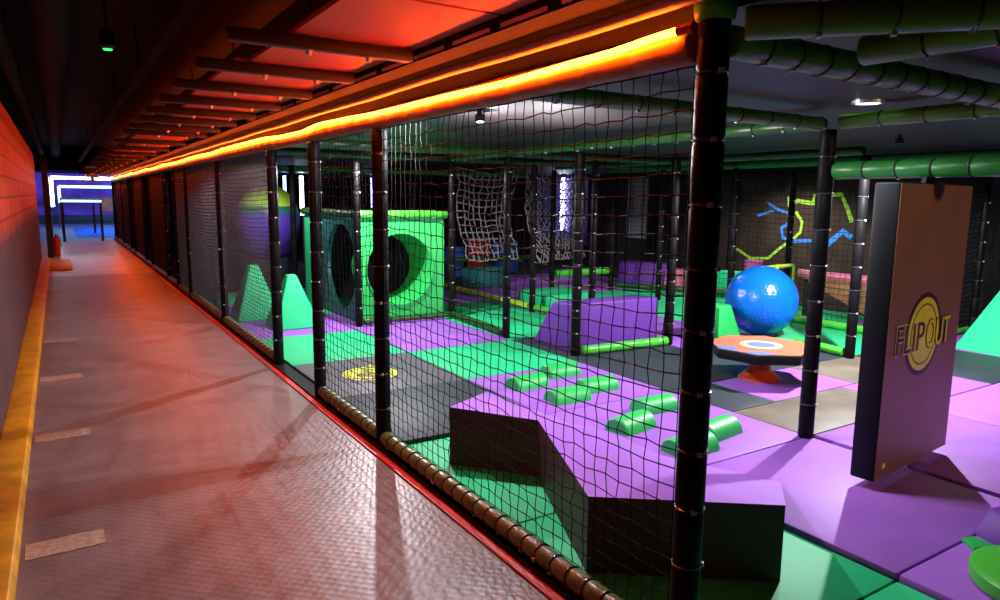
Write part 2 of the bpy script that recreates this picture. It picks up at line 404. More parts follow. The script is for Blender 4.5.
rail((5.6, 6.78, .12), (5.6, 7.92, .12), .045, 'limefoam', 'lime foam roll left of the low green block')
rail((5.6, 8.08, .12), (5.6, 11.8, .12), .045, 'lime', 'yellow foam roll beyond the green floor right of the tunnel cube')
rail((6.98, 9.3, .40), (8.12, 9.3, .40), .06, 'limefoam', 'bright lime foam roll raised behind the low green block')
rail((8.25, 9.25, .15), (9.4, 7.2, .15), .05, 'greenfoam', 'green foam roll slanting along the far floor behind the trapezoid block')
rail((5.7, 11.9, .45), (8.1, 11.7, .45), .05, 'greenfoam', 'green foam roll below the white rope net')
rail((8.3, 4.1, .1), (9.42, 4.08, .1), .05, 'limefoam', 'lime foam roll in the dark corner right of the hanging panel')

# ------------------------------------------------------------------ nets
def net(name, p0, p1, z0, z1, pu, pv, r, label, m='net', wob=.004, sag=.01, seed=1, group='black safety nets', sub=1, knots=False, cat='net'):
    rnd = random.Random(seed)
    a = Vector((p0[0], p0[1], 0)); b = Vector((p1[0], p1[1], 0)); L = (b - a).length; u = (b - a) / L; nrm = Vector((-u.y, u.x, 0))
    nu = max(1, round(L / pu)); nv = max(1, round((z1 - z0) / pv)); Hh = z1 - z0
    P = {}
    for i in range(nu + 1):
        for j in range(nv + 1):
            s, t = i / nu, j / nv
            edge = (0 if i in (0, nu) else 1)
            w = wob * edge
            p = a + u * (s * L + rnd.gauss(0, w))
            z = z0 + t * Hh - sag * math.sin(PI * s) * math.sin(PI * t) * 4 + (rnd.gauss(0, w * .8) if 0 < j < nv else 0)
            p = p + nrm * (rnd.gauss(0, w * .7) + .012 * math.sin(PI * s * 2.3 + t * 3) * math.sin(PI * t) * edge)
            P[i, j] = Vector((p.x, p.y, z))
    o0 = Vector((a.x, a.y, 0)); mb = MB()
    for i in range(nu + 1): mb.tube([P[i, j] - o0 for j in range(nv + 1)], r, 4)
    for j in range(nv + 1): mb.tube([P[i, j] - o0 for i in range(nu + 1)], r * 1.05, 4)
    if knots:
        for p in P.values():
            q = p - o0; k = r * 1.9
            mb.add([q + Vector(v) * k for v in ((1,0,0),(0,1,0),(-1,0,0),(0,-1,0),(0,0,1),(0,0,-1))],
                   [(0,1,4),(1,2,4),(2,3,4),(3,0,4),(1,0,5),(2,1,5),(3,2,5),(0,3,5)])
    o = mb.build(name, M[m], loc=o0)
    return tag(o, label, cat, group)
net('safety_net', (1.72, 1.592), (1.72, 4.10), .142, 2.06, .068, .067, .0025, 'widest black safety net, between the corner post and the post left of the ramp', knots=True, seed=3, wob=.0045)
net('safety_net', (1.72, 4.24), (1.72, 5.39), .142, 2.06, .07, .067, .0025, 'black safety net panel just right of the open gap in the fence', knots=True, seed=4)
spans = [(6.80, 9.25), (9.35, 11.85), (11.95, 13.15), (14.55, 17.05), (18.45, 20.95), (22.35, 24.85), (24.95, 27.45)]
for i, (y0, y1) in enumerate(spans):
    net('safety_net', (1.72, y0 + .012), (1.72, y1 - .012), .142, 2.06, .05, .045, .0028 if i < 1 else .0042, '%s fine black safety net panel along the corridor beyond the open gap' % ORD[i], m='netgrey', seed=10 + i, wob=.002)
net('safety_net', (8.2, 4.12), (8.2, 6.64), .155, 2.08, .07, .07, .0028, 'fine black net in front of the right half of the mural', seed=31, wob=.003)
net('safety_net', (8.2, 6.76), (8.2, 9.24), .155, 2.08, .07, .07, .0028, 'fine black net in front of the left half of the mural', seed=32, wob=.003)
net('safety_net', (8.26, 4.05), (9.44, 4.05), .155, 2.08, .06, .06, .005, 'dense black net in the dark corner right of the hanging panel', seed=33, wob=.003)
# white rope climbing net with a diamond weave
def rope_net(a, b, z0, z1, nu, nv, r, label, seed, diamond):
    rnd = random.Random(seed); a = Vector((*a, 0)); b = Vector((*b, 0)); u = b - a; n = Vector((-u.y, u.x, 0)).normalized(); mb = MB()
    def P(s, t):
        return a * 0 + u * (s + (.18 * (1 - t) ** 1.5 * (1 - s))) + n * (.25 * math.sin(PI * t) * (.5 + .5 * s)) + Vector((rnd.gauss(0, .018), rnd.gauss(0, .018), z0 + (z1 - z0) * t - .10 * math.sin(PI * s) * t + rnd.gauss(0, .014)))
    g = {(i, j): P(i / nu, j / nv) for i in range(nu + 1) for j in range(nv + 1)}
    if diamond:
        for i in range(-nv, nu + 1):
            up = [g[i + j, j] for j in range(nv + 1) if 0 <= i + j <= nu]
            if len(up) > 1: mb.tube(up, r, 5)
        for i in range(0, nu + nv + 1):
            dn = [g[i - j, j] for j in range(nv + 1) if 0 <= i - j <= nu]
            if len(dn) > 1: mb.tube(dn, r, 5)
        mb.tube([g[0, j] for j in range(nv + 1)], r, 5); mb.tube([g[nu, j] for j in range(nv + 1)], r, 5)
    else:
        for i in range(nu + 1): mb.tube([g[i, j] for j in range(nv + 1)], r, 5)
    for j in range(0, nv + 1, 2 if diamond else 1): mb.tube([g[i, j] for i in range(nu + 1)], r * 1.2, 5)
    o = mb.build('climbing_net', M['whiterope'], loc=a, smooth=True)
    return tag(o, label, 'net', 'white rope climbing nets')
rope_net((6.05, 11.0), (7.5, 11.2), .5, 2.19, 10, 13, .011, 'white rope climbing net with square mesh, right of the green tunnel cube', 5, False)
rope_net((7.3, 10.6), (9.3, 11.4), .45, 2.19, 12, 12, .011, 'white rope climbing net with diamond mesh, beside the white light tube', 6, True)

# ------------------------------------------------------------------ floor mats
xs = [1.78, 2.97, 4.26, 5.65, 6.95, 8.25, 9.55]
ys = [.2, 1.45, 2.745, 4.06, 5.24, 6.50, 7.90, 9.25, 10.6, 12.0]
# rows from the camera (y) by columns from the fence (x); P purple G green K black Y grey B worn L leaf
grid = ['GPPPPP',
        'GPPPPP',
        'GP**KP',
        'KPKKGP',
        'YGKPGG',
        'GPGPGG',
        'PPGPGG',
        'PGPPPP',
        'GPPKPP']
nm = {'P': ('purple', 'purple'), 'G': ('green', 'green'), 'K': ('black', 'charcoal'), 'Y': ('grey', 'grey'), 'B': ('brownmat', 'worn grey-brown')}
where_row = ['in the nearest row', 'in the row beside the corner post', 'in the row before the slim post', 'in the row left of the ramp',
             'in the printed emblem row', 'beyond the printed emblem row', 'in the row before the tunnel cube', 'in the row behind the tunnel cube', 'in the farthest row']
def floor_mat(x0, y0, x1, y1, key, label, th=MT):
    g = .004
    w, d = x1 - x0 - 2*g, y1 - y0 - 2*g
    o = MB().box((0, 0, 0), (w, d, th)).build('floor_mat', M[nm[key][0]], loc=(x0 + g, y0 + g, 0), bevel=.012, seg=2)
    return tag(o, label, 'floor mat', 'vinyl floor mats')
for r, row in enumerate(grid):
    for c, k in enumerate(row):
        if k == '*': continue
        th = .022 if r < 3 and c == 0 else MT
        x_l = xs[c] + (.05 if r == 1 and c == 2 else 0)
        mo = floor_mat(x_l, ys[r], xs[c+1], ys[r+1], k, '%s vinyl floor mat, %s from the fence %s' % (nm[k][1], ORD[c], where_row[r]), th)
        if (r, c) == (4, 0): emblem_mat = mo
floor_mat(4.26, 2.745, 5.65, 3.39, 'B', 'worn grey-brown vinyl floor mat right of the slim post, in front of the orange disc')
floor_mat(4.26, 3.39, 4.78, 4.06, 'K', 'small charcoal vinyl floor mat left of the orange disc')
floor_mat(4.78, 3.39, 5.90, 4.06, 'P', 'purple vinyl floor mat under the orange disc')
floor_mat(5.65, 2.745, 6.95, 3.39, 'P', 'purple vinyl floor mat between the orange disc and the hanging panel')
floor_mat(5.90, 3.39, 6.95, 4.06, 'B', 'worn grey-brown vinyl floor mat behind the pedestal of the orange disc')

# ------------------------------------------------------------------ printed logo (circle with lettering)
def text_mesh(name, txt, size, off, m, parent, loc, depth=.0015):
    cu = bpy.data.curves.new(name, 'FONT'); cu.body = txt; cu.size = size; cu.offset = off; cu.extrude = depth; cu.align_x = 'LEFT'; cu.shear = .0
    t = bpy.data.objects.new(name, cu); C.objects.link(t)
    dg = bpy.context.evaluated_depsgraph_get(); dg.update()
    me = bpy.data.meshes.new_from_object(t.evaluated_get(dg)); me.name = name
    C.objects.unlink(t); bpy.data.objects.remove(t)
    me.materials.clear(); me.materials.append(m)
    o = bpy.data.objects.new(name, me); C.objects.link(o); o.parent = parent; o.location = loc
    return o
def ring_mb(r0, r1, z0, z1, n=40):
    m = MB(); vs = []
    for k in range(n):
        a = 2*PI*k/n; c, s_ = math.cos(a), math.sin(a)
        vs += [(r0*c, r0*s_, z0), (r1*c, r1*s_, z0), (r1*c, r1*s_, z1), (r0*c, r0*s_, z1)]
    fs = []
    for k in range(n):
        a, b = 4*k, 4*((k+1) % n)
        for q in range(4): fs.append((a+q, a+(q+1) % 4, b+(q+1) % 4, b+q))
    return m.add(vs, fs)
def disc_mb(r, z0, z1, n=40): return MB().prism([(r*math.cos(2*PI*k/n), r*math.sin(2*PI*k/n)) for k in range(n)], z0, z1)
def logo(parent, loc, rot, R, wide=3.4):
    e = disc_mb(R * 1.13, 0, .0012).build('logo_shadow', M['darklogo'], parent, loc, rot)
    disc_mb(R, .0012, .0024).build('logo_disc', M['yellowlogo'], e)
    ring_mb(R * .80, R * .84, .0024, .0032).build('logo_ring', M['darklogo'], e)
    W_, hh = wide * R, R * .80
    for nm_, off, m1, m2, z in (('logo_outline', .028, M['palelogo'], M['palelogo'], .0040), ('logo_letters', 0, M['darklogo'], M['yellowlogo'], .0062)):
        for txt, x0, m_ in (('FLIP', 0, m1), ('OUT', .545, M['darklogo'] if m1 == m2 else m2)):
            o_ = text_mesh(nm_, txt, 1, off, m_, e, (0, 0, 0))
            xs_ = [v.co.x for v in o_.data.vertices]; ys_ = [v.co.y for v in o_.data.vertices]
            lo = min(xs_) + off; wd = max(xs_) - min(xs_) - 2*off
            full = .50 if txt == 'FLIP' else .455
            for v in o_.data.vertices:
                v.co.x = (-.5 + x0 + (v.co.x - lo) / wd * full) * W_
                v.co.y = (v.co.y / .72 - .5) * hh
            for v in o_.data.vertices: v.co.z = z + (v.co.z / .0015) * .0010
    return e
logo(emblem_mat, (.52, .60, MT), (0, 0, .9), .25, 2.4)

# ------------------------------------------------------------------ purple ramp with the zigzag front
pl = [(1.93, 3.61, .385, .023), (2.283, 3.179, .365, .023), (1.85, 2.195, .375, .023), (2.52, 1.705, .370, .023), (3.37, 2.32, .062, .051), (3.05, 3.1, .058, .051), (2.90, 4.78, .056, .051)]
bm = bmesh.new()
vt = [bm.verts.new((x, y, z)) for x, y, z, b in pl]; vb = [bm.verts.new((x, y, b)) for x, y, z, b in pl]; n = len(pl)
for i in range(n): bm.faces.new((vb[i], vb[(i+1) % n], vt[(i+1) % n], vt[i]))
bf = bm.faces.new(vb[::-1]); tf = bm.faces.new(vt)
bmesh.ops.triangulate(bm, faces=[bf])
r_ = bmesh.ops.triangulate(bm, faces=[tf]); tops = set(r_['faces'])
rim = {frozenset((vt[i], vt[(i+1) % n])) for i in range(n)}
for _ in range(4):
    inner_e = list({e for f in bm.faces if f.normal.z > -.5 and all(v.co.z > .05 for v in f.verts) and f in tops for e in f.edges if frozenset(e.verts) not in rim})
    if not inner_e: break
    rr_ = bmesh.ops.subdivide_edges(bm, edges=list({e for f in tops for e in f.edges}), cuts=1, use_grid_fill=True)
    bm.normal_update()
    tops = {f for f in bm.faces if f.normal.z > .5}
bm.normal_update(); tops = {f for f in bm.faces if f.normal.z > .5}
tv = {v for f in tops for v in f.verts}
free = [v for v in tv if all(f in tops for f in v.link_faces)]
for _ in range(200):
    new = {v: sum(e.other_vert(v).co.z for e in v.link_edges) / len(v.link_edges) for v in free}
    for v, z in new.items(): v.co.z = z
bmesh.ops.recalc_face_normals(bm, faces=bm.faces)
me = bpy.data.meshes.new('foam_ramp'); bm.to_mesh(me); bm.free(); me.materials.append(M['purple']); me.materials.append(M['plum'])
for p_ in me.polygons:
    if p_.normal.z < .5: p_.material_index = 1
me.polygons.foreach_set('use_smooth', [True]*len(me.polygons)); me.set_sharp_from_angle(angle=.6)
o = bpy.data.objects.new('foam_ramp', me); C.objects.link(o)
tag(o, 'purple topped foam ramp with dark zigzag front behind the near fence net', 'ramp')

# green half-round bumps
def bump_mesh(L=.34, R=.105):
    m = MB(); n = 12; prof = [(R*math.cos(PI*k/n), R*1.0*math.sin(PI*k/n)) for k in range(n + 1)]
    vs = []; fs = []
    xs_ = [-L/2 + .0, -L/2 + .012, L/2 - .012, L/2]; sc = [.9, 1, 1, .9]
    for x, s in zip(xs_, sc):
        vs += [(x, y * s, z * s) for y, z in prof]
    w = n + 1
    for i in range(3):
        for k in range(n): fs.append((i*w + k, (i+1)*w + k, (i+1)*w + k + 1, i*w + k + 1))
        fs.append((i*w + n, (i+1)*w + n, (i+1)*w, i*w))
    fs.append(tuple(range(w))); fs.append(tuple(range(3*w, 4*w))[::-1])
    return m.add(vs, fs)
bl = [((3.79, 4.95), 'right bump of the farthest pair'), ((3.30, 4.77), 'left bump of the farthest pair'), ((3.76, 4.40), 'right bump of the second pair'), ((3.35, 4.27), 'left bump of the second pair'),
      ((3.77, 3.73), 'right bump of the third pair, left of the corner post'), ((3.31, 3.49), 'left bump of the third pair'), ((3.74, 3.10), 'right bump of the nearest pair, right of the corner post'), ((3.34, 2.97), 'left bump of the nearest pair, half behind the corner post')]
proto = None
for i, ((x, y), lb) in enumerate(bl):
    if proto is None:
        proto = bump_mesh().build('foam_bump', M['green2'], smooth=True, angle=35)
        bb = proto
    else:
        bb = proto.copy(); C.objects.link(bb)
    bb.location = (x, y, MT); bb.rotation_euler = (0, 0, random.uniform(-.12, .12) + .08)
    tag(bb, 'green half-round foam step, ' + lb, 'foam step', 'green foam steps on the purple mat')

# ------------------------------------------------------------------ tunnel cube with round holes
def holed_panel(w, h, cx, cz, R, th, n=48):
    """panel in local x-z, thickness along +y, with a round hole"""
    m = MB(); ang = [2*PI*k/n for k in range(n)]; inner = [(cx + R*math.cos(a), cz + R*math.sin(a)) for a in ang]
    outer = []
    for a in ang:
        c, s_ = math.cos(a), math.sin(a)
        ts = []
        if c > 1e-6: ts.append((w - cx)/c)
        if c < -1e-6: ts.append(-cx/c)
        if s_ > 1e-6: ts.append((h - cz)/s_)
        if s_ < -1e-6: ts.append(-cz/s_)
        t = min(ts); outer.append((cx + t*c, cz + t*s_))
    # snap nearest outer points onto the corners
    for cr in ((0,0),(w,0),(w,h),(0,h)):
        k = min(range(n), key=lambda q: (outer[q][0]-cr[0])**2 + (outer[q][1]-cr[1])**2); outer[k] = cr
    vs = [(x, 0, z) for x, z in outer] + [(x, 0, z) for x, z in inner] + [(x, th, z) for x, z in outer] + [(x, th, z) for x, z in inner]
    fs = []
    for k in range(n):
        j = (k+1) % n
        fs += [(k, j, n+j, n+k), (2*n+k, 3*n+k, 3*n+j, 2*n+j), (n+k, n+j, 3*n+j, 3*n+k), (k, 2*n+k, 2*n+j, j)]
    return m.add(vs, fs)
t = thing('tunnel_cube', 'green crawl-through cube with round holes behind the fence posts', 'tunnel cube', (3.12, 8.17, MT))
W, D = 1.16, 2.35
def fixnorm(o):
    bm = bmesh.new(); bm.from_mesh(o.data); bmesh.ops.recalc_face_normals(bm, faces=bm.faces); bm.to_mesh(o.data); bm.free(); return o
fixnorm(holed_panel(W, 1.28, .53, .68, .46, .06).build('front_panel', M['green2'], t))
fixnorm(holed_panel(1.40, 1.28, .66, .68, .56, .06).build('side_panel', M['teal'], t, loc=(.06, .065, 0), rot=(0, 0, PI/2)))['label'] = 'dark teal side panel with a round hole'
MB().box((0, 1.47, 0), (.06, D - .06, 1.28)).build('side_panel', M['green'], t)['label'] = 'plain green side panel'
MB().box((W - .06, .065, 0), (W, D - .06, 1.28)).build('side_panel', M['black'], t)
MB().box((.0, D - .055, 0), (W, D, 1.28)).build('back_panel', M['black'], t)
MB().box((.0, 0, 1.282), (W, D, 1.31)).build('top_panel', M['green'], t)
n = 40
def lining(prof):
    vs = []; fs = []
    for y, R in prof: vs += [(R*math.cos(2*PI*k/n), y, R*math.sin(2*PI*k/n)) for k in range(n)]
    for i in range(len(prof) - 1):
        for k in range(n): fs.append((i*n+k, i*n+(k+1) % n, (i+1)*n+(k+1) % n, (i+1)*n+k))
    return MB().add(vs, fs)
lining(((-.004, .475), (-.022, .468), (-.022, .455), (.30, .44), (.62, .42))).build('hole_lining', M['green2'], t, loc=(.53, 0, .68), smooth=True)
beam((3.11, 8.17, 1.422), (4.32, 8.17, 1.422), .055, 'limefoam', 'lime foam roll along the top front edge of the green tunnel cube', True, .2)
beam((3.12, 8.24, 1.422), (3.12, 10.5, 1.422), .055, 'greenfoam', 'green foam roll along the top left edge of the green tunnel cube')

# ------------------------------------------------------------------ pyramids
def pyramid(x, y, w, d, h, tw, label, m='green'):
    o = MB().hexa([(-w/2, -d/2, 0), (w/2, -d/2, 0), (w/2, d/2, 0), (-w/2, d/2, 0)], [(-tw, -tw, h), (tw, -tw, h), (tw, tw, h), (-tw, tw, h)]).build('foam_pyramid', M[m], loc=(x, y, MT), bevel=.02, seg=3)
    return tag(o, label, 'foam pyramid', 'green foam pyramids')
pyramid(2.36, 8.54, .56, .56, .64, .055, 'bright green foam pyramid seen through the open gap in the fence')
pyramid(2.10, 9.35, .56, .56, .70, .055, 'green foam pyramid behind the dark net left of the open gap')

# purple trapezoid block
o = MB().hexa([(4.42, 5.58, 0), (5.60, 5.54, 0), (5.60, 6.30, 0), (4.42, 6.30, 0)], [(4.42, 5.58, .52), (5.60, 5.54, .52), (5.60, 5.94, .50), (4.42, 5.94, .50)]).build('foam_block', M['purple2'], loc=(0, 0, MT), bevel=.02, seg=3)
tag(o, 'big purple foam block with a sloping left end behind the lime floor roll', 'foam block')

# ------------------------------------------------------------------ orange rotating disc
t = thing('balance_disc', 'orange eight-sided balance disc with blue corners on a small cone pedestal', 'balance disc', (5.30, 3.95, MT))
R = .475; n = 8; a0 = PI/8 + .2
def disc_poly(R, waist): return [(R*(1 if k % 2 == 0 else waist)*math.cos(a0 + PI*k/8), R*(1 if k % 2 == 0 else waist)*math.sin(a0 + PI*k/8)) for k in range(16)]
MB().lathe([(.19, 0), (.17, .02), (.10, .08), (.085, .15), (.12, .20), (.125, .215)], 28).build('pedestal', M['cone'], t, smooth=True)
tilt = MB().prism(disc_poly(R, .90), .215, .30).build('disc_body', M['panelside'], t, bevel=.012)
MB().prism(disc_poly(R - .008, .90), .3005, .304).build('disc_top', M['orange'], t)
ring_mb(.125, .185, .3042, .3055).build('printed_ring', M['cream'], t)
disc_mb(.122, .3042, .3052).build('printed_spot', M['bluegrey'], t)
P_ = disc_poly(R - .012, .90)
for k in (6, 8):
    a = P_[k]; b = P_[(k+1) % 16]; c = P_[(k-1) % 16]
    q = (a[0]*.62, a[1]*.62)
    MB().prism([c, a, b, q] , .3042, .3052).build('printed_corner', M['bluegrey'], t)

# ------------------------------------------------------------------ blue ball
t = thing('exercise_ball', 'big shiny blue ball with tiny bumps behind the orange disc', 'ball', (7.02, 5.27, MT))
me = bpy.data.meshes.new('ball_body'); bm = bmesh.new(); bmesh.ops.create_uvsphere(bm, u_segments=48, v_segments=32, radius=.415); bm.to_mesh(me); bm.free()
me.polygons.foreach_set('use_smooth', [True]*len(me.polygons)); me.materials.append(M['ball'])
ob = bpy.data.objects.new('ball_body', me); C.objects.link(ob); ob.parent = t; ob.location = (0, 0, .416)
nt = M['ball'].node_tree; bs = nt.nodes['Principled BSDF']
tc = nt.nodes.new('ShaderNodeTexCoord'); vo = nt.nodes.new('ShaderNodeTexVoronoi'); vo.inputs['Scale'].default_value = 26; vo.inputs['Randomness'].default_value = .15
bp = nt.nodes.new('ShaderNodeBump'); bp.inputs['Strength'].default_value = .55; bp.inputs['Distance'].default_value = .008; bp.invert = True
nt.links.new(tc.outputs['Object'], vo.inputs['Vector']); nt.links.new(vo.outputs['Distance'], bp.inputs['Height']); nt.links.new(bp.outputs['Normal'], bs.inputs['Normal'])

# green cut block left of the ball
o = MB().hexa([(-.24, -.22, 0), (.20, -.22, 0), (.20, .22, 0), (-.24, .22, 0)], [(-.24, -.22, .42), (.19, -.05, .40), (.19, .22, .40), (-.24, .22, .42)]).build('foam_wedge', M['green2'], loc=(6.33, 5.34, MT), rot=(0, 0, .05), bevel=.015)
tag(o, 'green foam wedge between the corner post and the blue ball', 'foam wedge')
o = MB().hexa([(-.1, -.5, 0), (1.2, -.5, 0), (1.2, .5, 0), (-.1, .5, 0)], [(.55, -.2, .85), (1.2, -.2, .9), (1.2, .3, .9), (.55, .3, .85)]).build('foam_wedge', M['green'], loc=(8.35, 3.2, MT), rot=(0, 0, -.1), bevel=.015)
tag(o, 'tall green foam wedge at the right edge beyond the hanging panel', 'foam wedge')

# ------------------------------------------------------------------ hanging panel
t = thing('hanging_panel', 'tall padded panel with brown face and yellow round logo hung from a foam beam', 'hanging panel', (4.221, 2.111, .10), math.radians(5.85))
pw, ph, pt = .505, 1.65, .066
MB().box((-pw, -pt, 0), (pw, pt, ph)).build('panel_body', M['panelside'], t, bevel=.012)
fc = MB().box((-pw + .006, -.0015, .006), (pw - .006, .0015, ph - .006)).build('front_cover', M['panelface'], t, loc=(0, -pt - .0016, 0))
lg = logo(fc, (-.03, -.002, .79), (PI/2, 0, 0), .215)
MB().box((-.018, -.002, 0), (.018, 0, .03)).build('care_tag', M['palelogo'], t, loc=(-.40, -pt - .003, .06))
MB().lathe([(.03, 0), (.03, .02), (.012, .025), (.012, .05)], 16).build('swivel', M['black_metal'], t, loc=(0, 0, ph), smooth=True, angle=35)
MB().box((-.05, -.012, 0), (-.02, .012, .04)).box((.02, -.012, 0), (.05, .012, .04)).build('strap', M['black_metal'], t, loc=(0, 0, ph))

# ------------------------------------------------------------------ lower right pieces
o = MB().lathe([(.26, 0), (.28, .015), (.28, .065), (.25, .08)], 40).build('foam_disc', M['limefoam'], loc=(3.36, 1.04, MT), smooth=True, angle=35)
tag(o, 'round lime foam cushion on the purple mat at the lower right corner', 'foam cushion')
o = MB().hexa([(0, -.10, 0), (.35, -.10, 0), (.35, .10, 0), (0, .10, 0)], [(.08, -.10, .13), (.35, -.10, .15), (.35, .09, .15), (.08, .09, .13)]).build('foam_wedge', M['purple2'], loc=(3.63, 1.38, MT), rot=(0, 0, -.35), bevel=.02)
tag(o, 'small purple foam wedge behind the round lime cushion at the right edge', 'foam wedge')
o = MB().prism([(-.06, -.03), (.06, -.07), (.07, .03), (.0, .05)], 0, .02).build('foam_flap', M['green2'], loc=(3.53, 1.40, MT), bevel=.006)
tag(o, 'small flat green foam flap between the lime cushion and the purple wedge', 'foam flap')

# ------------------------------------------------------------------ far play pieces
def block(x, y, w, d, h, m, label, rz=0, taper=0, name='foam_block', z=None):
    o = MB().hexa([(-w/2, -d/2, 0), (w/2, -d/2, 0), (w/2, d/2, 0), (-w/2, d/2, 0)], [(-w/2 + taper, -d/2, h), (w/2, -d/2, h), (w/2, d/2, h), (-w/2 + taper, d/2, h)]).build(name, M[m], loc=(x, y, MT if z is None else z), rot=(0, 0, rz), bevel=.02)
    return tag(o, label, name.replace('_', ' '))
block(6.25, 8.3, .85, .8, .22, 'green', 'low green foam block behind the purple trapezoid block')
block(9.3, 9.6, .5, .9, .42, 'purple2', 'purple foam block on the far floor before the dark wall', .5, .1)
block(9.35, 8.75, .4, .5, .36, 'pink', 'pink foam block right of the far purple block', .5, .15)
block(6.5, 10.9, .6, .5, .34, 'teal', 'dark teal foam block under the white rope net', .3)
block(9.45, 7.75, .3, .4, .42, 'green', 'small green foam block left of the blue ball, by the far rail', .4)
block(9.9, 7.62, .12, .3, .65, 'magenta', 'tall magenta foam block behind the blue ball, by the corner post', .4, z=0)
block(9.72, 7.25, .14, .16, .57, 'pink', 'narrow pink foam block at the left edge of the blue ball', .4, z=0)
block(6.3, 12.5, .3, .3, .50, 'red', 'red foam block right of the green tunnel cube, below the rope net', .2, z=0)
block(7.6, 12.9, .4, .3, .8, 'red', 'red foam block seen through the square rope net', .2, z=0)
block(8.3, 12.9, .5, .3, .7, 'bluev', 'blue foam block seen through the diamond rope net', .2, z=0)
block(7.0, 12.9, .3, .3, .62, 'bluev', 'blue foam block between the two red blocks', .2, z=0)
o = ring_mb(.14, .24, -.04, .04).build('foam_ring', M['yellow'], loc=(6.3, 12.5, .742), rot=(PI/2, 0, 0))
fixnorm(o); tag(o, 'yellow foam ring standing on the red block right of the tunnel cube', 'foam ring')
o = MB().box((-.3, -.02, 0), (.3, .02, 1.3)).build('wall_board', M['palegrey'], loc=(10.75, 11.4, .80), rot=(0, 0, PI/2)); tag(o, 'pale grey board on the dark far wall', 'wall board')
# plank with pink roll
t = thing('padded_plank', 'wooden plank with pink roll on top right of the blue ball, before the mural', 'padded plank', (8.75, 5.55, MT))
pk = MB(); tri = [(-.75, .08), (-.75, .56), (.38, .56), (.30, .50)]
pk.add([(-.03, y, z) for y, z in tri] + [(.03, y, z) for y, z in tri], [(0, 1, 2, 3), (7, 6, 5, 4)] + [(i, 4 + i, 4 + (i+1) % 4, (i+1) % 4) for i in range(4)])
fixnorm(pk.build('plank', M['wood'], t))
MB().tube([(0, -.78, .60), (0, .42, .60)], .055, 14).build('foam_roll', M['pink'], t, smooth=True, angle=40)
MB().box((-.03, -.72, 0), (.03, -.64, .13)).build('leg', M['black_metal'], t); MB().box((-.03, .26, 0), (.03, .32, .52)).build('leg', M['black_metal'], t)
# lime open frame
t = thing('play_frame', 'small lime open frame just above the blue ball', 'play frame', (7.98, 5.75, MT))
for a, b, nme in (((0,-.22,.78),(0,.22,.68),'bar'), ((-.35,-.22,.78),(-.35,.22,.70),'bar'), ((0,-.22,.78),(-.35,-.22,.78),'bar'), ((0,.22,.68),(-.35,.22,.70),'bar'), ((0,-.22,0),(0,-.22,.78),'leg'), ((0,.22,0),(0,.22,.68),'leg'), ((-.35,-.22,0),(-.35,-.22,.78),'leg'), ((-.35,.22,0),(-.35,.22,.70),'leg')):
    MB().tube([a, b], .02, 8).build(nme, M['lime'], t, smooth=True, angle=40)

# big striped ball by the fence
t = thing('giant_ball', 'giant half-hidden ball, lime above and violet below, behind the open gap', 'ball', (2.80, 11.3, 0))
bm = bmesh.new(); bmesh.ops.create_uvsphere(bm, u_segments=40, v_segments=28, radius=.72)
for lo, hi, mm, nme in ((-1, .18, 'violet', 'lower_shell'), (.18, .48, 'teal', 'middle_shell'), (.48, 1, 'lime', 'upper_shell')):
    me = bpy.data.meshes.new(nme); b2 = bm.copy()
    dl = [f for f in b2.faces if not (lo * .72 <= f.calc_center_median().z < hi * .72 + 1e-6)]
    bmesh.ops.delete(b2, geom=dl, context='FACES'); b2.to_mesh(me); b2.free()
    me.polygons.foreach_set('use_smooth', [True]*len(me.polygons)); me.materials.append(M[mm])
    q = bpy.data.objects.new(nme, me); C.objects.link(q); q.parent = t; q.location = (0, 0, 1.22); q.scale = (.68, .68, .84)
bm.free()
MB().lathe([(.45, 0), (.45, .05), (.30, .1), (.30, .66)], 24).build('pedestal', M['black'], t, smooth=True, angle=35)
block(2.35, 13.4, .32, .3, 1.75, 'lime', 'tall lime foam column left of the giant ball', z=0, name='foam_column')
block(2.72, 10.2, .26, .3, .28, 'yellow', 'small yellow foam block beside the green tunnel cube')

# mural
t = thing('mural', 'dark mural board with lime and blue zigzag outlines on the far wall', 'mural', (10.78, 7.4, 0))
MB().box((-.02, -2.3, 0), (.015, 2.3, 2.1)).build('board', M['muralwall'], t)
def stripe(pts, w, m, nme):
    vs = []; fs = []
    P2 = [Vector(p) for p in pts]
    for i, p in enumerate(P2):
        d = (P2[min(i+1, len(P2)-1)] - P2[max(i-1, 0)]).normalized(); nn = Vector((-d.y, d.x)) * w / 2
        for q in (p + nn, p - nn):
            vs += [(-.021, q.x, q.y), (-.027, q.x, q.y)]
    for i in range(len(P2) - 1):
        a, b = 4*i, 4*(i+1)
        fs += [(a+1, a+3, b+3, b+1), (a, b, b+2, a+2), (a, a+1, b+1, b), (a+2, b+2, b+3, a+3)]
    return fixnorm(MB().add(vs, fs).build(nme, M[m], t))
stripe([(1.51, 0.78), (1.21, 0.71), (0.97, 0.59), (0.59, 0.62), (0.36, 0.82), (0.13, 0.97), (-0.02, 1.12), (-0.04, 1.29), (0.09, 1.46)], .05, 'uvgreen', 'lime_outline')
stripe([(0.25, 1.73), (0.24, 1.57), (0.08, 1.65), (-0.2, 1.61)], .07, 'uvgreen', 'lime_outline')
stripe([(-0.22, 1.58), (-0.23, 1.73), (-0.71, 1.76), (-0.83, 1.54), (-0.93, 1.32)], .07, 'uvgreen', 'lime_outline')
stripe([(0.88, 1.37), (0.55, 1.47), (0.69, 1.62), (0.47, 1.5), (0.2, 1.42)], .05, 'uvblue', 'blue_outline')
stripe([(0.19, 1.28), (0.36, 1.17), (0.31, 1.0), (0.07, 0.96), (-0.24, 0.98)], .06, 'uvblue', 'blue_outline')
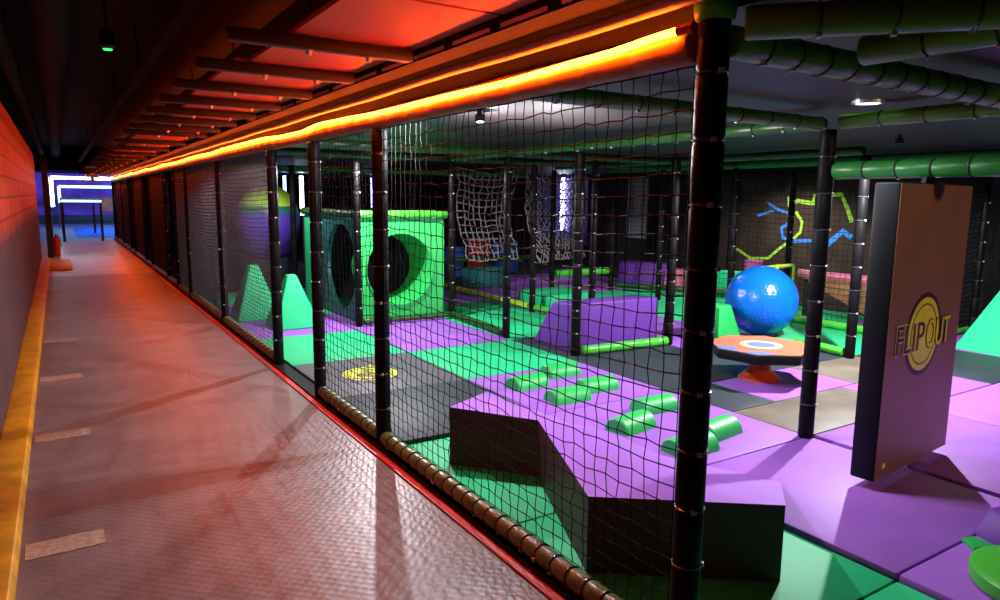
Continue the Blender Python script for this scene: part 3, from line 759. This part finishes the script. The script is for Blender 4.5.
stripe([(-0.5, 0.91), (-0.66, 1.05), (-0.79, 1.17), (-0.94, 1.07)], .09, 'uvblue', 'blue_outline')

# vertical light tubes on the far walls
def tube_light(x, y, z0, z1, r, m, label):
    t = thing('light_tube', label, 'light tube', (x, y, z0), 0, 'vertical light tubes')
    MB().tube([(0, 0, .04), (0, 0, z1 - z0 - .04)], r, 12).build('tube', M[m], t, smooth=True, angle=40)
    if x < 10: MB().lathe([(.12, -z0), (.12, -z0 + .02), (.015, -z0 + .03), (.015, -.0)], 12).build('stand', M['black_metal'], t)
    else:
        for z in (.10, z1 - z0 - .10): MB().box((r*.8, -.02, z - .02), (10.8 - x, .02, z + .02)).build('bracket', M['black_metal'], t)
    for z in (0, z1 - z0 - .04): MB().lathe([(r*1.15, 0), (r*1.15, .04)], 12).build('end_cap', M['black_metal'], t, loc=(0, 0, z), smooth=True, angle=40)
    return t
tube_light(10.68, 14.02, .80, 2.2, .05, 'tubewhite', 'bright white light tube behind the diamond rope net')
tube_light(7.45, 18.5, 1.3, 2.2, .04, 'tubeblue', 'violet-blue light tube above the green tunnel cube')
tube_light(5.47, 18.5, 1.1, 2.2, .05, 'tubewhite', 'white light tube seen through the open gap, right of the giant ball')
tube_light(5.03, 18.5, 1.1, 2.2, .04, 'tubeblue', 'blue-white light tube beside the giant ball')
o = MB().box((-.02, -1.1, 0), (.02, 1.1, 1.6)).build('wall_board', M['violet'], loc=(10.76, 14.2, .55)); tag(o, 'violet board behind the bright white light tube', 'wall board')

# ------------------------------------------------------------------ corridor ceiling
def ceiling_board(y0, y1, x0, x1, label, z=2.32):
    o = MB().box((x0, 0, 0), (x1, y1 - y0, .02)).build('ceiling_board', M['redpanel'], loc=(0, y0, z))
    return tag(o, label, 'ceiling board', 'boards of the corridor ceiling')
for i in range(19):
    a = -.7 + 1.5 * i
    ceiling_board(a + .012, a + 1.488, .88 - (.0 if i % 3 else .06), 1.45, '%s red-lit board of the corridor ceiling from the camera, beside the amber light rope' % ORD[i])
for i in range(20):
    a = 3.05 + .75 * i if i < 8 else 8.3 + 1.5 * (i - 7)
    t = thing('ceiling_joist', '%s dark steel joist under the red-lit corridor ceiling from the camera' % ORD[i], 'joist', (0, a, 2.26), 0, 'joists of the corridor ceiling')
    MB().box((.62, -.03, .0), (1.43, .03, .055)).build('bar', M['duct'], t, bevel=.012)
    for x in (.95, 1.22): MB().lathe([(.004, -.022), (.012, -.020), (.014, -.004), (.022, -.003), (.022, 0)], 10).build('bolt', M['silver'], t, loc=(x, 0, .0))
t = thing('cable_tray', 'dark cable tray with pale slotted edge running along the corridor ceiling', 'cable tray', (1.52, -1, 2.27))
MB().box((-.06, 0, 0), (.06, 29.5, .012)).box((-.06, 0, .012), (-.048, 29.5, .06)).box((.048, 0, .012), (.06, 29.5, .06)).build('channel', M['blackceil'], t)
for k in range(12): MB().tube([(0, 1 + 2.4*k, .012), (0, 1 + 2.4*k, .93)], .006, 6).build('hanger', M['blackceil'], t)
y = 1.5
for k in range(16):
    MB().box((-.064, y, .010), (-.0602, y + .30, .026)).build('slot_strip', M['silver'], t); y += .38
o = MB().tube([(1.62, -1 + .5*k, 2.235 + .004*math.sin(k*1.7)) for k in range(61)], .022, 12).build('conduit', M['pipe'], smooth=True, angle=40)
tag(o, 'straight pipe glowing orange just above the amber light rope', 'pipe')
way = [(1.60, 2.158), (1.97, 2.142), (2.63, 2.132), (3.2, 2.136), (3.7, 2.135), (4.0, 2.137), (4.65, 2.152), (5.08, 2.160), (5.58, 2.136), (6.0, 2.140), (6.86, 2.164), (8.2, 2.166), (10.1, 2.158), (29, 2.165)]
pts = []
y = 1.60
while y < 29:
    for (ya, za), (yb, zb_) in zip(way, way[1:]):
        if ya <= y <= yb:
            k = (y - ya) / (yb - ya); k = k*k*(3 - 2*k); z = za + (zb_ - za) * k; break
    pts.append((1.648 + .002*math.sin(y*3), y, z + (.008*math.sin(y*1.9) if y > 9 else 0))); y += .1
t = thing('light_rope', 'glowing amber light rope tied along the top of the corridor fence', 'light rope', (0, 0, 0))
MB().tube(pts, .0125, 8).build('glowing_tube', M['led'], t, smooth=True, angle=60)
MB().tube([(1.648, 1.535, 2.158), (1.648, 1.598, 2.158)], .016, 10).build('end_cap', M['red'], t, smooth=True, angle=40)
# black ducts, cables and fittings in the dark void above the corridor
for i, (x, z, r, lb) in enumerate(((.05, 2.95, .13, 'wide black ventilation duct under the dark corridor ceiling'), (-.28, 2.75, .05, 'black pipe along the left of the dark corridor ceiling'), (.72, 2.72, .045, 'dark pipe beside the red-lit ceiling boards'))):
    mb = MB().tube([(x, -1.5 + 1.0*k, z) for k in range(30)], [r + (.012 if k % 3 == 0 else 0) for k in range(30)], 16)
    for k in range(0, 30, 3): mb.tube([(x, -1.5 + k, z + r), (x, -1.5 + k, 3.2)], .008, 6)
    o = mb.build('duct_pipe', M['blackceil'], smooth=True, angle=40)
    tag(o, lb, 'pipe', 'pipes under the dark corridor ceiling')
for i, (y, lb) in enumerate(((5.6, 'green spotlight hanging in the dark corridor ceiling'), )):
    t = thing('spotlight', lb, 'spotlight', (.36, y, 2.62))
    MB().lathe([(.03, .0), (.05, .02), (.05, .10), (.03, .13)], 16).build('housing', M['black_metal'], t, smooth=True, angle=35)
    MB().lathe([(.026, -.006), (.03, 0)], 16).build('lens', M['greenlamp'], t, smooth=True, angle=35)
    MB().tube([(0, 0, .13), (0, 0, .58)], .012, 8).build('stem', M['black_metal'], t)

# ------------------------------------------------------------------ hall at the end of the corridor
def bar_frame(name, y, x0, x1, zt, zlow, m, label, r=.055):
    t = thing(name, label, 'light frame', (0, y, 0), 0, 'light frames in the far hall')
    MB().tube([(x0, 0, zt), (x1, 0, zt)], r, 8).build('top_bar', M[m], t, smooth=True, angle=40)
    MB().tube([(x0, 0, zlow), (x0, 0, zt)], r, 8).build('side_bar', M[m], t, smooth=True, angle=40)
    MB().tube([(x0 - .09, 0, 0), (x0 - .09, 0, zt + .05)], .03, 8).build('stand', M['black_metal'], t, smooth=True, angle=40)
    MB().tube([(x1 + .09, 0, 0), (x1 + .09, 0, zt + .05)], .03, 8).build('stand', M['black_metal'], t, smooth=True, angle=40)
bar_frame('light_arch', 31, -.15, 2.2, 2.22, 1.15, 'tubewhite', 'nearer white light frame in the blue hall at the corridor end')
bar_frame('light_arch', 40, .1, 3.6, 1.97, 1.2, 'tubecyan', 'farther cyan light frame in the blue hall at the corridor end')
t = thing('hall_table', 'tall dark table with glowing cyan edge in the blue hall at the corridor end', 'table', (.70, 31, 0))
MB().box((-.62, -3.0, 1.42), (.60, 3.0, 1.47)).build('table_top', M['black_metal'], t)
MB().box((-.60, -3.04, 1.36), (.58, -3.0, 1.42)).build('edge_light', M['tubecyan'], t)
for x, y in ((-.58, -2.9), (.56, -2.9), (-.58, 2.9), (.56, 2.9)): MB().box((x - .04, y - .04, 0), (x + .04, y + .04, 1.42)).build('leg', M['black_metal'], t)
o = MB().box((.55, 30.5, 0), (2.4, 40, .012)).build('floor_mat', M['bluefloor']); tag(o, 'blue light on the floor of the far hall, put in as a blue sheet', 'floor mat')  # the hall's blue light painted as a flat coloured sheet
o = MB().box((0, 0, 0), (1.8, .06, .8)).build('wall_board', M['orangewall'], loc=(2.1, 45.9, .65)); tag(o, 'orange patterned board on the end wall of the blue hall', 'wall board')
o = MB().box((-3, 0, 0), (6, .4, .45)).build('bench', M['black'], loc=(0, 45.3, 0), bevel=.02); tag(o, 'long low dark bench under the end wall of the blue hall', 'bench')
t = thing('ceiling_unit', 'small white projector unit under the ceiling of the far hall', 'projector', (1.15, 30, 2.12))
MB().box((-.22, -.2, .12), (.22, .2, .38)).build('case', M['whiteplastic'], t, bevel=.02)
MB().box((-.26, -.1, -.05), (.26, .1, -.01)).build('shelf', M['whiteplastic'], t)
MB().tube([(0, 0, .38), (0, 0, .63)], .03, 8).build('stem', M['black_metal'], t); MB().tube([(0, 0, -.01), (0, 0, .12)], .06, 8).build('neck', M['whiteplastic'], t)
t = thing('fire_extinguisher', 'small red fire extinguisher by the dark column at the end of the left wall', 'fire extinguisher', (-.10, 21.75, 0))
MB().lathe([(.075, 0), (.085, .02), (.085, .42), (.06, .49), (.025, .52), (.025, .55)], 18).build('cylinder', M['red'], t, smooth=True, angle=40)
MB().box((-.02, -.07, .55), (.02, .05, .58)).build('valve_handle', M['black_metal'], t)
MB().tube([(.03, -.03, .55), (.10, -.04, .48), (.105, -.04, .25)], .012, 8).build('hose', M['black_metal'], t, smooth=True)

# ------------------------------------------------------------------ lamps
def downlight(x, y, label, r=.07, z=2.23):
    t = thing('ceiling_downlight', label, 'ceiling lamp', (x, y, z), 0, 'round lamps of the play area ceiling')
    ring_mb(r, r + .018, -.018, -.001, 24).build('rim', M['silver'], t)
    disc_mb(r - .002, -.014, -.002, 24).build('lens', M['lampface'], t)
def plight(name, loc, col, w, size=.05, kind='POINT', **k):
    l = bpy.data.lights.new(name, kind); l.color = col; l.energy = w
    if kind == 'POINT': l.shadow_soft_size = size
    if kind == 'SPOT': l.shadow_soft_size = size; l.spot_size = k.get('angle', 2.0); l.spot_blend = k.get('blend', .6)
    if kind == 'AREA': l.shape = 'RECTANGLE'; l.size = k['sx']; l.size_y = k['sy']
    o = bpy.data.objects.new(name, l); C.objects.link(o); o.location = loc
    o.rotation_euler = k.get('rot', (0, 0, 0))
    return o
WHITE = (.95, .93, 1.0)
def spot_fixture(x, y, label):
    t = thing('ceiling_spotlight', label, 'ceiling lamp', (x, y, 2.23), 0, 'spotlights of the play area ceiling')
    MB().lathe([(.03, -.08), (.035, -.075), (.035, -.03), (.015, -.02), (.015, 0)], 16).build('housing', M['black_metal'], t, smooth=True, angle=35)
def aim(loc, tgt): return (Vector(tgt) - Vector(loc)).to_track_quat('-Z', 'Y').to_euler()
spot_fixture(6.3, 3.42, 'white ceiling spotlight above the orange disc')
plight('lamp_white_right', (6.3, 3.42, 2.10), WHITE, 680, .03, 'SPOT', angle=2.95, blend=.12)
spot_fixture(2.45, 4.15, 'white ceiling spotlight behind the fence above the charcoal mat')
plight('lamp_ramp', (2.45, 4.15, 2.15), WHITE, 400, .025)
plight('fill_ceiling_wash', (3.1, 4.2, 1.58), WHITE, 170, .05, 'SPOT', angle=2.3, blend=.8, rot=(PI, 0, 0))  # added uplight with no fixture, gives the play ceiling its glow
downlight(4.05, 2.40, 'round ceiling lamp above the hanging panel, left of it')
plight('lamp_downlight', (3.45, 2.3, 2.19), WHITE, 80, .05, 'SPOT', angle=2.6, blend=.8)
downlight(3.1, 7.65, 'round ceiling lamp before the green tunnel cube')
plight('lamp_tunnel', (3.1, 7.62, 2.08), WHITE, 320, .03, 'SPOT', angle=3.0, blend=.08)
downlight(6.9, 7.5, 'round ceiling lamp behind the purple trapezoid block')
plight('lamp_middle', (6.9, 7.5, 2.18), WHITE, 260, .05, 'SPOT', angle=2.7, blend=.7)
downlight(9.8, 7.4, 'round ceiling lamp added to brighten the mural')
plight('fill_mural', (9.8, 7.4, 2.18), (1, .85, .75), 170, .05, 'SPOT', angle=2.6, blend=.7)  # added with its fixture so that the mural colours read bright
downlight(2.5, 9.9, 'round ceiling lamp over the giant ball')
plight('lamp_ball', (2.5, 9.9, 2.18), (.9, .95, 1), 110, .05, 'SPOT', angle=2.7, blend=.7)
plight('fill_warm', (4.3, -1.6, 2.1), (1, .62, .34), 190, .05, 'SPOT', angle=.75, blend=.6, rot=aim((4.3, -1.6, 2.1), (4.25, 2.0, 1.15)))  # unseen warm spot added to light the face of the hanging panel
plight('fill_hall_blue', (5.2, 36, 2.6), (.22, .4, 1), 3200, .2)  # blue fill without a fixture, added to brighten the far hall
plight('fill_hall_white', (.8, 20, 2.7), (1, .8, .7), 60, .1, 'SPOT', angle=1.6, blend=.7)  # extra spot without a fixture, added to lift the hall floor

S.world = bpy.data.worlds.new('world'); S.world.use_nodes = True
S.world.node_tree.nodes['Background'].inputs[0].default_value = (.02, .012, .02, 1)
S.world.node_tree.nodes['Background'].inputs[1].default_value = .3
S.view_settings.view_transform = 'Standard'; S.view_settings.look = 'None'; S.view_settings.gamma = 1; S.view_settings.exposure = 0
S.view_settings.use_curve_mapping = False
